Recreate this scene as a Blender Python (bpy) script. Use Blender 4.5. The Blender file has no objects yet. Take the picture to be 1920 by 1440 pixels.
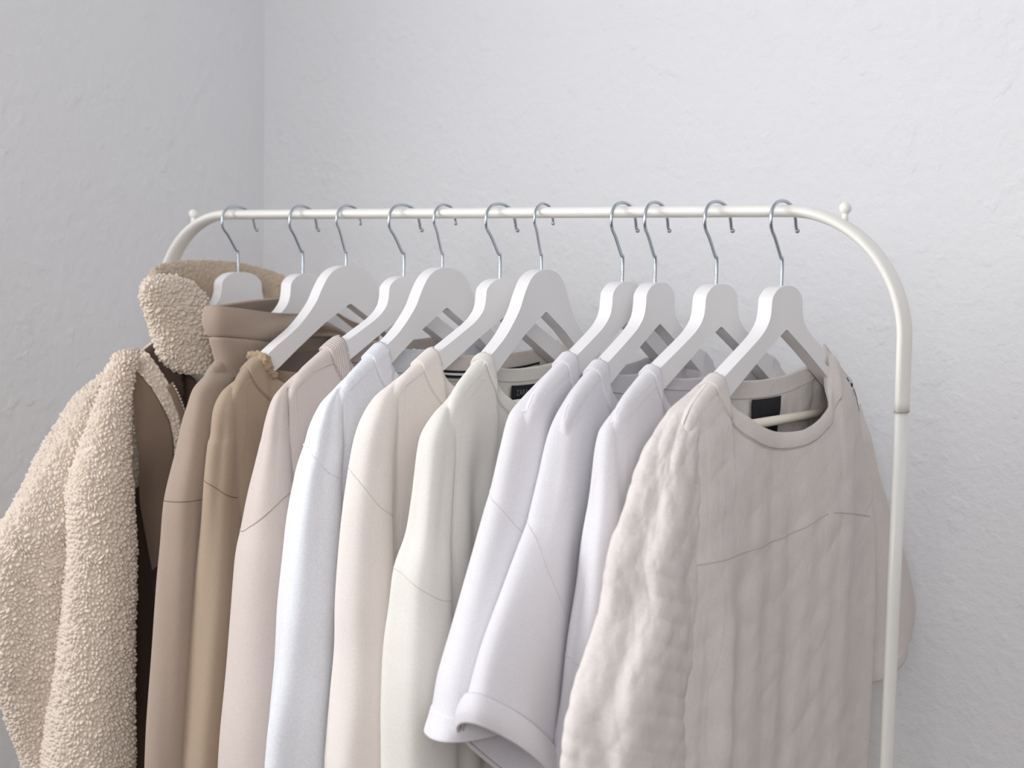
import bpy, bmesh, math, random
import numpy as np
from mathutils import Vector, Matrix

# ------------------------------------------------------------------ camera
F = 2800.; CX, CY = 960., 720.
_d = np.array([-.019, 1, .079]); _d /= np.linalg.norm(_d)
_l = np.array([-3920, -296, 2800.]); _l -= _d * _l.dot(_d); _l /= np.linalg.norm(_l)
_X = -_l; _Z = -_d; _Y = np.cross(_Z, _X)
CM = np.stack([_X, _Y, _Z], 1)                       # world -> camera axes (x right, y down, z forward)


def ray(px, py):
    return CM.T @ np.array([(px - CX) / F, (py - CY) / F, 1.])


CAM = np.array([0, 0, 1.5]) - ray(960, 399) * 1.757


def rotz(v, a, piv=(0, 0)):
    c, n = math.cos(a), math.sin(a); x, y = v[0] - piv[0], v[1] - piv[1]
    return np.array([piv[0] + c * x - n * y, piv[1] + n * x + c * y, v[2]])


class Frame:                                         # frame of the hanger in hand (some hang slightly turned)
    yaw = 0.; x = 0.; cam = CAM


def turn(x, deg):
    Frame.yaw = math.radians(deg); Frame.x = x; Frame.cam = rotz(CAM, -Frame.yaw, (x, 0))


def onx(px, py, x):
    """where the sight line of a photo pixel meets the plane of a hanger at x"""
    v = rotz(ray(px, py), -Frame.yaw); q = Frame.cam + v * ((x - Frame.cam[0]) / v[0]); return q[1], q[2]


sc = bpy.context.scene
cd = bpy.data.cameras.new('camera'); co = bpy.data.objects.new('camera', cd)
sc.collection.objects.link(co); sc.camera = co
cd.sensor_width = 36; cd.lens = F / 1920 * 36; cd.clip_start = .05
R3 = np.stack([CM[0], -CM[1], -CM[2]], 1)            # columns: camera right, up, back in world
mw = Matrix.Identity(4)
for i in range(3):
    for j in range(3): mw[i][j] = R3[i, j]
    mw[i][3] = CAM[i]
co.matrix_world = mw
cd.dof.use_dof = True; cd.dof.focus_distance = 1.66; cd.dof.aperture_fstop = 5.0

# ------------------------------------------------------------------ light
w = bpy.data.worlds.new('world'); sc.world = w; w.use_nodes = True
bg = w.node_tree.nodes['Background']; bg.inputs[0].default_value = (1.0, .955, .965, 1); bg.inputs[1].default_value = .17
WY, WX = .45, -.86                                   # back wall depth, left wall


def area(name, loc, rot, sx, sy, power, col):
    l = bpy.data.lights.new(name, 'AREA'); l.shape = 'RECTANGLE'; l.size = sx; l.size_y = sy; l.energy = power; l.color = col
    o = bpy.data.objects.new(name, l); sc.collection.objects.link(o); o.location = loc; o.rotation_euler = rot; return o


area('window_daylight', (WX - .12, -1.42, 1.72), (0, math.radians(-90), 0), 1.15, 1.05, 43, (.96, .98, 1.0))
area('added_room_fill', (1.95, -3.05, 2.1), (math.radians(90), 0, math.radians(33)), 1.5, 1.1, 55, (.97, .98, 1.0))  # added fill light that lifts the left wall; no window is modelled here
sc.view_settings.view_transform = 'Standard'; sc.view_settings.look = 'None'
sc.view_settings.gamma = 1; sc.view_settings.use_curve_mapping = False
sc.view_settings.exposure = -.19
random.seed(4); RNG = np.random.default_rng(7)


# ------------------------------------------------------------------ materials
def srgb(r, g, b):
    f = lambda c: (c / 255 / 12.92) if c / 255 < .04045 else ((c / 255 + .055) / 1.055) ** 2.4
    return (f(r), f(g), f(b), 1)


class Mt:
    def __init__(s, name, col, rough=.9, metal=0, sheen=0, spec=.3):
        s.m = bpy.data.materials.new(name); s.m.use_nodes = True
        s.n = s.m.node_tree.nodes; s.k = s.m.node_tree.links; s.b = s.n['Principled BSDF']
        s.b.inputs['Base Color'].default_value = col; s.b.inputs['Roughness'].default_value = rough
        s.b.inputs['Metallic'].default_value = metal; s.b.inputs['Specular IOR Level'].default_value = spec
        if sheen:
            s.b.inputs['Sheen Weight'].default_value = sheen; s.b.inputs['Sheen Roughness'].default_value = .6
        s.tc = s.n.new('ShaderNodeTexCoord'); s.last = None; s.col = col

    def coord(s, sx=1, sy=1, sz=1):
        m = s.n.new('ShaderNodeMapping'); m.inputs['Scale'].default_value = (sx, sy, sz)
        s.k.new(s.tc.outputs['Object'], m.inputs[0]); return m.outputs[0]

    def noise(s, scale, detail=2, c=None, rough=.5):
        t = s.n.new('ShaderNodeTexNoise'); t.inputs['Scale'].default_value = scale
        t.inputs['Detail'].default_value = detail; t.inputs['Roughness'].default_value = rough
        s.k.new(c or s.coord(), t.inputs[0]); return t.outputs[0]

    def voro(s, scale, c=None):
        t = s.n.new('ShaderNodeTexVoronoi'); t.inputs['Scale'].default_value = scale
        s.k.new(c or s.coord(), t.inputs[0]); return t.outputs['Distance']

    def wave(s, scale, c=None, direction='X'):
        t = s.n.new('ShaderNodeTexWave'); t.inputs['Scale'].default_value = scale; t.bands_direction = direction
        s.k.new(c or s.coord(), t.inputs[0]); return t.outputs['Fac']

    def bump(s, h, dist, strength=1.0, invert=False):
        b = s.n.new('ShaderNodeBump'); b.inputs['Distance'].default_value = dist
        b.inputs['Strength'].default_value = strength; b.invert = invert
        s.k.new(h, b.inputs['Height'])
        if s.last: s.k.new(s.last, b.inputs['Normal'])
        s.last = b.outputs[0]; s.k.new(s.last, s.b.inputs['Normal']); return s

    def vary(s, h, c2, lo=.35, hi=.65):
        r = s.n.new('ShaderNodeMapRange'); r.inputs[1].default_value = lo; r.inputs[2].default_value = hi
        s.k.new(h, r.inputs[0]); m = s.n.new('ShaderNodeMix'); m.data_type = 'RGBA'
        m.inputs[6].default_value = s.col; m.inputs[7].default_value = c2
        s.k.new(r.outputs[0], m.inputs[0]); s.k.new(m.outputs[2], s.b.inputs['Base Color']); return s


def fabric(name, col, weave=1400, wb=.00025, crumple=0, sheen=.15):
    m = Mt(name, srgb(*col), .95, 0, sheen, .15)
    m.bump(m.noise(weave, 1), wb, .55)
    m.bump(m.noise(40, 3, m.coord(1, 1, .5)), .0012, .35)
    if crumple: m.bump(m.noise(16, 5, m.coord(1, 1.2, .8), .55), crumple, 1.0)
    c2 = tuple(x * .93 for x in m.col[:3]) + (1,)
    m.vary(m.noise(weave * .5, 1), c2)
    return m.m


def rib(name, col, scale=150):
    m = Mt(name, srgb(*col), .95, 0, .15, .15)
    m.bump(m.wave(scale, None, 'Y'), .0012, .8); m.bump(m.noise(1500, 1), .0002, .5)
    return m.m


def wallmat(name, col):
    m = Mt(name, srgb(*col), .85, 0, 0, .25)
    m.bump(m.noise(22, 2), .0016, .4)
    m.bump(m.noise(75, 3, None, .6), .0028, .75)
    n = m.noise(34, 2); r = m.n.new('ShaderNodeMapRange'); r.inputs[1].default_value = .60; r.inputs[2].default_value = .70
    m.k.new(n, r.inputs[0]); m.bump(r.outputs[0], .0009, .8)
    m.bump(m.noise(420, 2), .0005, .5)
    return m.m


M = {}
M['wall'] = wallmat('white_roughcast_wall_paint', (236, 236, 238))
M['floor'] = Mt('floor_boards', srgb(128, 108, 90), .5).m
M['rack'] = Mt('white_enamelled_tube', srgb(240, 238, 232), .38, 0, 0, .5).m
mt = Mt('white_painted_wood', srgb(235, 233, 233), .5, 0, 0, .4); mt.bump(mt.noise(60, 3, mt.coord(1, .2, .2)), .0004, .5); M['wood'] = mt.m
M['chrome'] = Mt('chromed_wire', (.50, .55, .60, 1), .25, 1).m
M['bar'] = Mt('cream_dowel', srgb(236, 229, 214), .5, 0, 0, .4).m
M['black'] = Mt('black_woven_label', srgb(30, 31, 36), .8).m
M['grey'] = Mt('grey_label_thread', srgb(120, 121, 124), .8).m
M['zip'] = Mt('zip_metal', srgb(190, 180, 172), .35, .8).m
M['dark'] = Mt('dark_zip_tape_and_shade', srgb(82, 66, 58), .9).m  # zip colour, also used for the shade painted inside the jacket


def sherpa(name, col, col2):
    m = Mt(name, srgb(*col), 1, 0, .35, .1)
    wob = m.n.new('ShaderNodeTexNoise'); wob.inputs['Scale'].default_value = 60; m.k.new(m.coord(), wob.inputs[0])
    mx = m.n.new('ShaderNodeVectorMath'); mx.operation = 'MULTIPLY_ADD'; mx.inputs[1].default_value = (.002,) * 3
    m.k.new(wob.outputs['Color'], mx.inputs[0]); m.k.new(m.coord(), mx.inputs[2])
    v = m.voro(190, mx.outputs[0])
    m.bump(m.noise(420, 3, None, .6), .0016, .7); m.bump(m.noise(1300, 2), .0005, .6)
    return m.m


M['sherpa'] = sherpa('cream_sherpa_pile', (228, 213, 197), (205, 188, 168))
M['lining'] = sherpa('tan_sherpa_lining', (196, 176, 154), (180, 158, 136))
M['brown'] = fabric('brown_smooth_shell', (142, 122, 106), 1800, .0001)
M['hoodie'] = fabric('brown_fleece_jersey', (166, 148, 134))
M['camel'] = fabric('camel_jersey', (170, 150, 130))
M['camelfluff'] = sherpa('camel_terry_loops', (166, 142, 114), (150, 122, 88))
M['pinkbeige'] = fabric('pinkish_beige_sweat_jersey', (209, 196, 189))
M['pinkbeige_rib'] = rib('pinkish_beige_rib', (212, 199, 192), 110)
M['coolwhite'] = fabric('cool_white_knit', (226, 227, 232), 900, .0004)
M['cream'] = fabric('pale_cream_sweat_jersey', (229, 220, 214))
M['offwhite'] = fabric('off_white_jersey', (224, 220, 213))
M['white_a'] = fabric('white_cotton_jersey', (223, 220, 224))
M['white_b'] = fabric('plain_white_cotton_jersey', (219, 216, 220))
M['white_c'] = fabric('fine_white_cotton_jersey', (221, 218, 222))
M['linen'] = fabric('crumpled_white_cotton', (220, 213, 209), 1300, .0003, .005, .05)
M['stitch'] = Mt('seam_thread', srgb(176, 166, 162), .95).m
for k_, c_ in dict(hoodie=(118, 103, 92), camel=(128, 109, 90), pinkbeige=(172, 158, 150), cream=(206, 197, 192), offwhite=(205, 201, 195), white=(205, 202, 204), linen=(198, 190, 186)).items():
    M['st_' + k_] = Mt('seam_thread_' + k_, srgb(*c_), .95).m


# ------------------------------------------------------------------ object helpers
def empty(name, loc, label, cat, group=None):
    o = bpy.data.objects.new(name, None); sc.collection.objects.link(o); o.location = loc
    o.empty_display_size = .05; o['label'] = label; o['category'] = cat
    if group: o['group'] = group
    return o


def mesh_np(name, V, Fc, mat, parent=None, smooth=True, weld=0, solid=0, off=0.):
    """V: Nx3 in world coordinates. Fc: list/array of quads"""
    me = bpy.data.meshes.new(name)
    V = np.asarray(V, float)
    if parent is not None: V = V - np.array(parent.location)
    Fc = np.asarray(Fc)
    if Fc.dtype != object and Fc.ndim == 2 and len(Fc) > 500:
        k = Fc.shape[1]
        me.vertices.add(len(V)); me.vertices.foreach_set('co', V.ravel())
        me.loops.add(Fc.size); me.loops.foreach_set('vertex_index', Fc.ravel().astype(np.int32))
        me.polygons.add(len(Fc)); me.polygons.foreach_set('loop_start', np.arange(0, Fc.size, k, dtype=np.int32))
        me.polygons.foreach_set('loop_total', np.full(len(Fc), k, dtype=np.int32))
        me.update(calc_edges=True)
    else:
        me.from_pydata([tuple(v) for v in V], [], [tuple(int(i) for i in f) for f in Fc])
    if weld:
        bm = bmesh.new(); bm.from_mesh(me); bmesh.ops.remove_doubles(bm, verts=bm.verts, dist=weld)
        bmesh.ops.recalc_face_normals(bm, faces=bm.faces); bm.to_mesh(me); bm.free()
    if smooth:
        me.polygons.foreach_set('use_smooth', np.ones(len(me.polygons), bool))
    me.validate()
    me.materials.append(mat)
    o = bpy.data.objects.new(name, me); sc.collection.objects.link(o)
    if parent is not None: o.parent = parent
    if solid:
        md = o.modifiers.new('thickness', 'SOLIDIFY'); md.thickness = solid; md.offset = off
    return o


def grid_faces(n, m, wrap=False, base=0):
    """n rows, m columns"""
    i, j = np.meshgrid(np.arange(n - 1), np.arange(m if wrap else m - 1), indexing='ij')
    a = i * m + j; b = i * m + (j + 1) % m
    return (np.stack([a, b, b + m, a + m], -1).reshape(-1, 4)) + base


def obj_bm(name, bm, mat, parent=None, smooth=True, bevel=0):
    bmesh.ops.recalc_face_normals(bm, faces=bm.faces)
    me = bpy.data.meshes.new(name); bm.to_mesh(me); bm.free(); me.materials.append(mat)
    if smooth: me.polygons.foreach_set('use_smooth', np.ones(len(me.polygons), bool))
    o = bpy.data.objects.new(name, me); sc.collection.objects.link(o)
    if parent is not None:
        o.parent = parent
    if bevel:
        b = o.modifiers.new('bevel', 'BEVEL'); b.width = bevel; b.segments = 3; b.limit_method = 'ANGLE'; b.angle_limit = math.radians(40)
    return o


def tube(name, pts, r, mat, parent=None, n=12, ra=None, side=None, closed=False, caps=True):
    """swept tube; r = radius in the bend plane, ra = radius along 'side'"""
    P = np.asarray(pts, float)
    T = np.gradient(P, axis=0)
    if closed: T = np.roll(P, -1, 0) - np.roll(P, 1, 0)
    T /= np.linalg.norm(T, axis=1)[:, None]
    s = np.array(side if side is not None else (1, 0, 0.), float)
    S = s - T * (T @ s)[:, None]; S /= np.maximum(np.linalg.norm(S, axis=1)[:, None], 1e-6); N = np.cross(T, S)
    a = np.linspace(0, 2 * np.pi, n, endpoint=False)
    rr = np.broadcast_to(r, (len(P),)); r2 = rr if ra is None else np.broadcast_to(ra, (len(P),))
    V = P[:, None] + N[:, None] * (np.cos(a)[None, :, None] * rr[:, None, None]) + S[:, None] * (np.sin(a)[None, :, None] * r2[:, None, None])
    V = V.reshape(-1, 3); Fq = [tuple(f) for f in grid_faces(len(P), n, True)]
    if closed: Fq += [((len(P) - 1) * n + j, (len(P) - 1) * n + (j + 1) % n, (j + 1) % n, j) for j in range(n)]
    elif caps:
        Fq += [tuple(range(n))[::-1], tuple((len(P) - 1) * n + j for j in range(n))]
    me = bpy.data.meshes.new(name)
    if parent is not None: V = V - np.array(parent.location)
    me.from_pydata([tuple(v) for v in V], [], [tuple(int(i) for i in f) for f in Fq])
    bm = bmesh.new(); bm.from_mesh(me); bmesh.ops.recalc_face_normals(bm, faces=bm.faces); bm.to_mesh(me); bm.free()
    me.polygons.foreach_set('use_smooth', np.ones(len(me.polygons), bool)); me.materials.append(mat)
    o = bpy.data.objects.new(name, me); sc.collection.objects.link(o)
    if parent is not None: o.parent = parent
    return o


def smooth_path(P, n=60):
    """Catmull-Rom through the points"""
    P = np.asarray(P, float); Q = np.vstack([2 * P[0] - P[1], P, 2 * P[-1] - P[-2]]); out = []
    k = len(P) - 1
    for i in range(k):
        p0, p1, p2, p3 = Q[i:i + 4]
        for t in np.linspace(0, 1, max(2, n // k), endpoint=False):
            out.append(.5 * ((2 * p1) + (-p0 + p2) * t + (2 * p0 - 5 * p1 + 4 * p2 - p3) * t * t + (-p0 + 3 * p1 - 3 * p2 + p3) * t ** 3))
    out.append(P[-1]); return np.array(out)


def box_bm(bm, lo, hi):
    r = bmesh.ops.create_cube(bm, size=1)
    for v in r['verts']:
        v.co = Vector([(lo[i] + hi[i]) / 2 + v.co[i] * (hi[i] - lo[i]) for i in range(3)])


# ------------------------------------------------------------------ the room
def struct(name, boxes, mat):
    bm = bmesh.new()
    for lo, hi in boxes: box_bm(bm, lo, hi)
    o = obj_bm(name, bm, mat, smooth=False); o['kind'] = 'structure'; return o


struct('wall_back', [((WX - .2, WY, 0), (2.6, WY + .12, 2.6))], M['wall'])
struct('wall_left', [((WX - .1, -.85, 0), (WX, WY, 2.6)), ((WX - .1, -3.4, 0), (WX, -2.0, 2.6)),
                     ((WX - .1, -2.0, 0), (WX, -.85, 1.1)), ((WX - .1, -2.0, 2.35), (WX, -.85, 2.6))], M['wall'])
struct('floor', [((WX - .2, -3.4, -.1), (2.6, WY + .12, 0))], M['floor'])
struct('ceiling', [((WX - .2, -3.4, 2.6), (2.6, WY + .12, 2.7))], M['wall'])
struct('window_1', [((WX - .09, -2.0, 1.1), (WX - .05, -1.97, 2.35)), ((WX - .09, -.88, 1.1), (WX - .05, -.85, 2.35)),
                    ((WX - .09, -1.97, 1.1), (WX - .05, -.88, 1.13)), ((WX - .09, -1.97, 2.32), (WX - .05, -.88, 2.35))], M['rack'])

# ------------------------------------------------------------------ the rack
XL, XR, RB = -.607, .484, .13
rack = empty('clothes_rack', (0, 0, 0), 'white metal clothes rack with rounded corners standing by the corner of two white walls', 'clothes rack')
pts = [(XL - .001, 0, 1.262), (XL, 0, 1.30)]
pts += [(XL, 0, z) for z in np.linspace(1.31, 1.5 - RB, 5)[:-1]]
pts += [(XL + RB - RB * math.cos(a), 0, 1.5 - RB + RB * math.sin(a)) for a in np.linspace(0, math.pi / 2, 28)]
pts += [(x, 0, 1.5) for x in np.linspace(XL + RB, XR - RB, 30)[1:-1]]
pts += [(XR - RB + RB * math.sin(a), 0, 1.5 - RB + RB * math.cos(a)) for a in np.linspace(0, math.pi / 2, 28)]
pts += [(XR, 0, z) for z in np.linspace(1.5 - RB, 1.30, 8)[1:]]
tube('top_rail', pts, .0064, M['rack'], rack, 24, .0135, (0, 1, 0))
for x in (XL, XR):
    dx = -.001 if x == XR else .001
    tube('post', [(x + (0 if k == 0 else dx * k), 0, z) for k, z in enumerate((1.312, 1.1, .8, .5, .2, .03))], .0056, M['rack'], rack, 20, .0118, (0, 1, 0))
    tube('joint_ring', [(x, 0, 1.2995), (x, 0, 1.3005)], .0067, M['stitch'], rack, 20, .0138, (0, 1, 0))
    tube('foot', [(x, -.23, .02), (x, .23, .02)], .012, M['rack'], rack, 16)
tube('lower_rail', [(XL + .01, 0, .16), (XR - .01, 0, .16)], .010, M['rack'], rack, 16, side=(0, 1, 0))
for x, z in ((.4165, 1.4995), (-.545, 1.4985)):
    bm = bmesh.new(); bmesh.ops.create_uvsphere(bm, u_segments=20, v_segments=14, radius=.0063, matrix=Matrix.Translation((x, 0, z + .003)))
    bmesh.ops.create_cone(bm, segments=14, radius1=.0035, radius2=.003, depth=.014, cap_ends=True, matrix=Matrix.Translation((x, 0, z - .006)))
    obj_bm('knob', bm, M['rack'], rack)


# ------------------------------------------------------------------ hangers
def hanger_profile(kind):
    if kind == 'A':
        up = [(0, -.0015), (.012, -.0022), (.024, -.0055), (.033, -.0115), (.0365, -.017), (.038, -.029), (.043, -.040), (.058, -.052), (.088, -.067), (.13, -.087), (.160, -.1035), (.172, -.1115), (.178, -.118), (.179, -.128)]
        lo = [(.178, -.1435), (.172, -.147), (.165, -.143), (.156, -.128), (.13, -.1135), (.098, -.0965), (.05, -.071), (.002, -.0475)]
        top = 0.
    else:
        up = [(0, .010), (.012, .0095), (.027, .005), (.040, -.004), (.052, -.020), (.062, -.036), (.080, -.054), (.10, -.069), (.135, -.088), (.160, -.1035), (.172, -.1115), (.178, -.118), (.179, -.128)]
        lo = [(.178, -.1435), (.172, -.147), (.165, -.143), (.156, -.128), (.13, -.1135), (.098, -.0925), (.05, -.063), (.002, -.039)]
        top = .0115
    if kind == 'B': up = [(a * (1.10 - .10 * min(1, a / .15)), b) for a, b in up]
    up3 = smooth_path([(a, 0, b) for a, b in up], 90)
    return [(p[0], p[2]) for p in up3], lo, top


def add_hanger(kind, x, neck, label, yaw=0.):
    h = empty('clothes_hanger', (x, 0, 1.5), label, 'hanger', 'white hangers on the rack')
    up, lo, top = hanger_profile(kind)
    half = up + lo
    loop = [(y, z) for y, z in half] + [(-y, z) for y, z in reversed(half[1:])]
    z0 = 1.424
    bm = bmesh.new(); T = .0078
    A = [bm.verts.new((-T, -y, z0 + z - 1.5)) for y, z in loop]; B = [bm.verts.new((T, -y, z0 + z - 1.5)) for y, z in loop]
    n = len(loop)
    # caps as strips between upper and lower outline
    bm.faces.new(A); bm.faces.new(B[::-1])
    for i in range(n): bm.faces.new((A[i], A[(i + 1) % n], B[(i + 1) % n], B[i]))
    bmesh.ops.recalc_face_normals(bm, faces=bm.faces)
    me = bpy.data.meshes.new('hanger_body'); bmesh.ops.triangulate(bm, faces=[f for f in bm.faces if len(f.verts) > 4]); bm.to_mesh(me); bm.free()
    me.materials.append(M['wood']); o = bpy.data.objects.new('hanger_body', me); sc.collection.objects.link(o); o.parent = h
    b = o.modifiers.new('bevel', 'BEVEL'); b.width = .0022 if kind == 'A' else .0045; b.segments = 4; b.limit_method = 'ANGLE'; b.angle_limit = math.radians(50)
    b.harden_normals = False
    me.polygons.foreach_set('use_smooth', np.ones(len(me.polygons), bool))
    wn = o.modifiers.new('normals', 'WEIGHTED_NORMAL'); wn.keep_sharp = True
    if kind == 'A':
        P = [(0, -.085), (0, -.0515), (.004, -.0475), (.018, -.029), (.0275, -.019), (.0298, -.009), (.027, .0005), (.018, .0078), (.006, .0103), (-.006, .0098), (-.018, .0060), (-.026, -.002), (-.0292, -.009), (-.031, -.0155), (-.0345, -.0195)]
        P = [(a, b) for a, b in P]
        wr = .00185
    else:
        P = [(0, -.073), (0, -.0505), (.0025, -.047), (.013, -.0225), (.0192, -.012), (.0185, -.001), (.012, .006), (.002, .0103), (-.007, .0103), (-.0165, .0082), (-.0235, .002), (-.0265, -.006), (-.0275, -.0115)]
        wr = .0016
    pp = smooth_path([(0, -a, b) for a, b in P], 110)
    if kind == 'B': pp[:, 1] += 0
    pp = pp + np.array([x, 0, 1.5])
    tube('hook', pp, wr, M['chrome'], h, 10)
    e = pp[-1]
    bm = bmesh.new(); bmesh.ops.create_uvsphere(bm, u_segments=12, v_segments=8, radius=wr * 1.45, matrix=Matrix.Translation((e[0] - x, e[1], e[2] - 1.5)))
    obj_bm('hook_tip', bm, M['chrome'], h)
    tube('trouser_bar', [(x, -.172, 1.281), (x, .172, 1.281)], .0052, M['bar'], h, 16)
    if yaw: h.rotation_euler = (0, 0, yaw)
    return h


# ------------------------------------------------------------------ cloth
SH = np.array([(0, 1.389), (.05, 1.376), (.09, 1.3625), (.12, 1.346), (.15, 1.3300), (.175, 1.3155), (.188, 1.3060), (.198, 1.294), (.204, 1.280), (.210, 1.262)])


def ztop(t, dz=0.): return np.interp(np.abs(t), SH[:, 0], SH[:, 1]) + dz


def waves(seed, n, kmin, kmax, zs=.12):
    r = np.random.default_rng(seed)
    return [(r.uniform(kmin, kmax) * r.choice((-1, 1)), r.uniform(-1, 1) * kmax * zs, r.uniform(0, 6.28), r.uniform(.5, 1)) for _ in range(n)]


def wv(ws, t, z):
    s = 0
    for k, m, p, a in ws: s = s + a * np.sin(k * t + m * z + p)
    return s / len(ws)


def sm(x): x = np.clip(x, 0, 1); return x * x * (3 - 2 * x)


def pebflip(q, x, side):
    n = np.cross(q[-1, q.shape[1] // 2] - q[-20, q.shape[1] // 2], q[-10, q.shape[1] // 2 + 5] - q[-10, q.shape[1] // 2 - 5])
    return 1. if n[0] * side > 0 else -1.


class Body:
    """two panels hanging from the shoulder line; t runs along the hanger (t>0 towards the room), z up"""
    def __init__(s, x, H=.024, Hb=None, tn=.13, front=.085, back=.022, fold=.006, seed=1, tip=.222, flare=.02, zb=.80, opening=.017, dz=0., near_tn=None):
        s.x = x; s.H = H; s.Hb = Hb or H; s.tn = tn; s.front = front; s.back = back; s.fold = fold; s.tip = tip; s.flare = flare; s.zb = zb
        s.open = opening; s.dz = dz; s.wf = waves(seed, 5, 45, 120); s.wb = waves(seed + 50, 5, 45, 120); s.extra = None
        s.tn2 = near_tn or tn; s.fade = False; s.recess = .011

    def topline(s, t, side):
        tn = np.where(t > 0, s.tn2, s.tn)
        q = np.clip(np.abs(t) / tn, 0, 1)
        drop = s.front if side > 0 else s.back
        zn = ztop(tn, s.dz); zn0 = .5 * (ztop(s.tn, s.dz) + ztop(s.tn2, s.dz))
        zneck = zn0 - drop + (zn - zn0 + drop) * (1 - np.sqrt(np.clip(1 - q ** 2.2, 0, 1)))
        return np.where(np.abs(t) < tn, zneck, ztop(t, s.dz)), np.where(np.abs(t) < tn, sm((1 - q) * 3.2), 0)

    def pt(s, a, d, side, out=0.):
        """a in -1..1, d = depth under the top edge"""
        t0 = a * s.tip; zt, w = s.topline(t0, side); z = zt - d
        H = s.H if side > 0 else s.Hb
        r = .0095
        hs = np.where(d < r, np.sqrt(np.clip(r * r - (r - d) ** 2, 0, None)), r) + (H - r) * (1 - np.exp(-np.clip(d - r, 0, None) / .06))
        ho = s.open if side > 0 else s.open * .7
        hn = ho + (H - ho) * (1 - np.exp(-d / .09))
        h = (1 - w) * hs + w * hn
        e = np.clip(1 - np.abs(a) ** 6, 0, 1) ** (1 / 3.)
        fl = s.flare * np.clip((1.27 - z) / .45, 0, 1.2)
        t = t0 + a * fl
        amp = s.fold * sm((1.33 - z) / .18) * (1 - .6 * w * np.exp(-d / .05)) * np.clip(e, 0, 1)
        f = wv(s.wf if side > 0 else s.wb, t, z) * amp * 1.6
        if s.extra is not None: f = f + s.extra(t, z, side) * e
        if side > 0: f = f - s.recess * sm((1.285 - z) / .09) * e
        X = s.x + side * (h * e + out * np.clip(e * 3, 0, 1)) + f * (1 if side > 0 else -1)
        return np.stack([X, -t, z], -1)

    def build(s, mat, parent, na=150, nv=200, solid=.0016, name='body', peb=None):
        a = np.sin(np.linspace(-1, 1, na) * math.pi / 2 * .92) / math.sin(math.pi / 2 * .92)
        vs = []; fs = []
        for k, side in enumerate((1, -1)):
            zt, _ = s.topline(a * s.tip, side)
            u = np.linspace(0, 1, nv) ** 1.5
            d = u[:, None] * (zt - s.zb)[None, :]
            q = s.pt(np.broadcast_to(a, d.shape), d, side)
            if peb and side > 0: q = pebble(q, False, amp=peb, flip=pebflip(q, s.x, side))
            vs.append(q.reshape(-1, 3))
            fs.append(grid_faces(nv, na, False, k * na * nv))
        return mesh_np(name, np.vstack(vs), np.vstack(fs), mat, parent, True, 2e-4, solid)

    def edge(s, phi, side, w):
        """point (t, z) on the curve that runs w outside the neck opening"""
        q = np.sin(phi); tn = np.where(q > 0, s.tn2, s.tn) + w
        drop = (s.front if side > 0 else s.back) + w
        zn = ztop(tn, s.dz); zn0 = .5 * (ztop(s.tn, s.dz) + ztop(s.tn2, s.dz))
        z = zn0 - drop + (zn - zn0 + drop) * (1 - np.sqrt(np.clip(1 - np.abs(q) ** 2.2, 0, 1)))
        return tn * q, z

    def on(s, t, z, side, out):
        zt, _ = s.topline(t, side); d = np.clip(zt - z, 0, None)
        return s.pt(t / s.tip, d, side, out)

    def band(s, width, mat, parent, out=.0012, solid=.0026, name='neckband', wave_amp=0., seed=3, n=110, m=12, bulge=0., stitch=None):
        """neckband: strip that runs round the neck opening, front and back"""
        r = np.random.default_rng(seed); k = np.linspace(0, 1, m); rows = []
        for side in (1, -1):
            ph = np.linspace(-math.pi / 2, math.pi / 2, n)
            ph = ph if side > 0 else ph[::-1][1:-1]
            for p in ph:
                t, z = s.edge(np.full(m, p), side, width * k - .003 * 0)
                q = s.on(t, z, side, out + np.sin(k * math.pi) * bulge)
                q[:, 2] += out + .0004
                if wave_amp:
                    f = (1 - k) * wave_amp; q[:, 2] += f * (r.random() - .5); q[:, 0] += f * (r.random() - .5)
                rows.append(q)
        V = np.stack(rows); nn = len(rows); V = V.reshape(-1, 3)
        Fq = grid_faces(nn, m); last = np.stack([np.arange(m - 1) + (nn - 1) * m, np.arange(m - 1) + 1 + (nn - 1) * m, np.arange(m - 1) + 1, np.arange(m - 1)], -1)
        o = mesh_np(name, V, np.vstack([Fq, last]), mat, parent, True, 0, solid)
        if stitch is not None:
            ph = np.linspace(-math.pi / 2, math.pi / 2, 90)
            for side in (1, -1):
                t, z = s.edge(ph, side, width + .0006); q = s.on(t, z, side, .0006 if side > 0 else -.0012)
                tube('neck_seam', q, .0006, stitch, parent, 6)
        return o

    def xat(s, t, z, side):
        """x of the panel surface at (t, z); the midplane where there is no cloth"""
        fl = s.flare * np.clip((1.27 - z) / .45, 0, 1.2); a = t / (s.tip + fl); inside = np.abs(a) < 1
        ac = np.clip(a, -1, 1); zt, _ = s.topline(ac * s.tip, side); d = zt - z
        p = s.pt(ac, np.clip(d, 0, None), side)[..., 0]
        if s.fade: p = p - side * .03 * ((1 - np.clip((1 - np.abs(a)) / .14, 0, 1)) ** 2 + (1 - np.clip(d / .008, 0, 1)) ** 2)
        return np.where(inside & (d > 0), p, s.x - side * .05)

    def line(s, A, D, side, r, mat, parent, name='seam', out=.0006, n=60):
        P = smooth_path(np.stack([A, D, np.zeros(len(A))], 1), n)
        q = s.pt(P[:, 0], np.clip(P[:, 1], 0, None), side, out)
        return tube(name, q, r, mat, parent, 6)

    def patch(s, a0, a1, d0, d1, side, off, mat, parent, name, n=24, solid=.0006, shear=0.):
        a, d = np.meshgrid(np.linspace(a0, a1, n), np.linspace(0, 1, n)); d = d0 + (d1 - d0) * d + shear * (a - a0)
        V = s.pt(a, d, side, off).reshape(-1, 3)
        return mesh_np(name, V, grid_faces(n, n), mat, parent, True, 0, solid)


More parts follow.
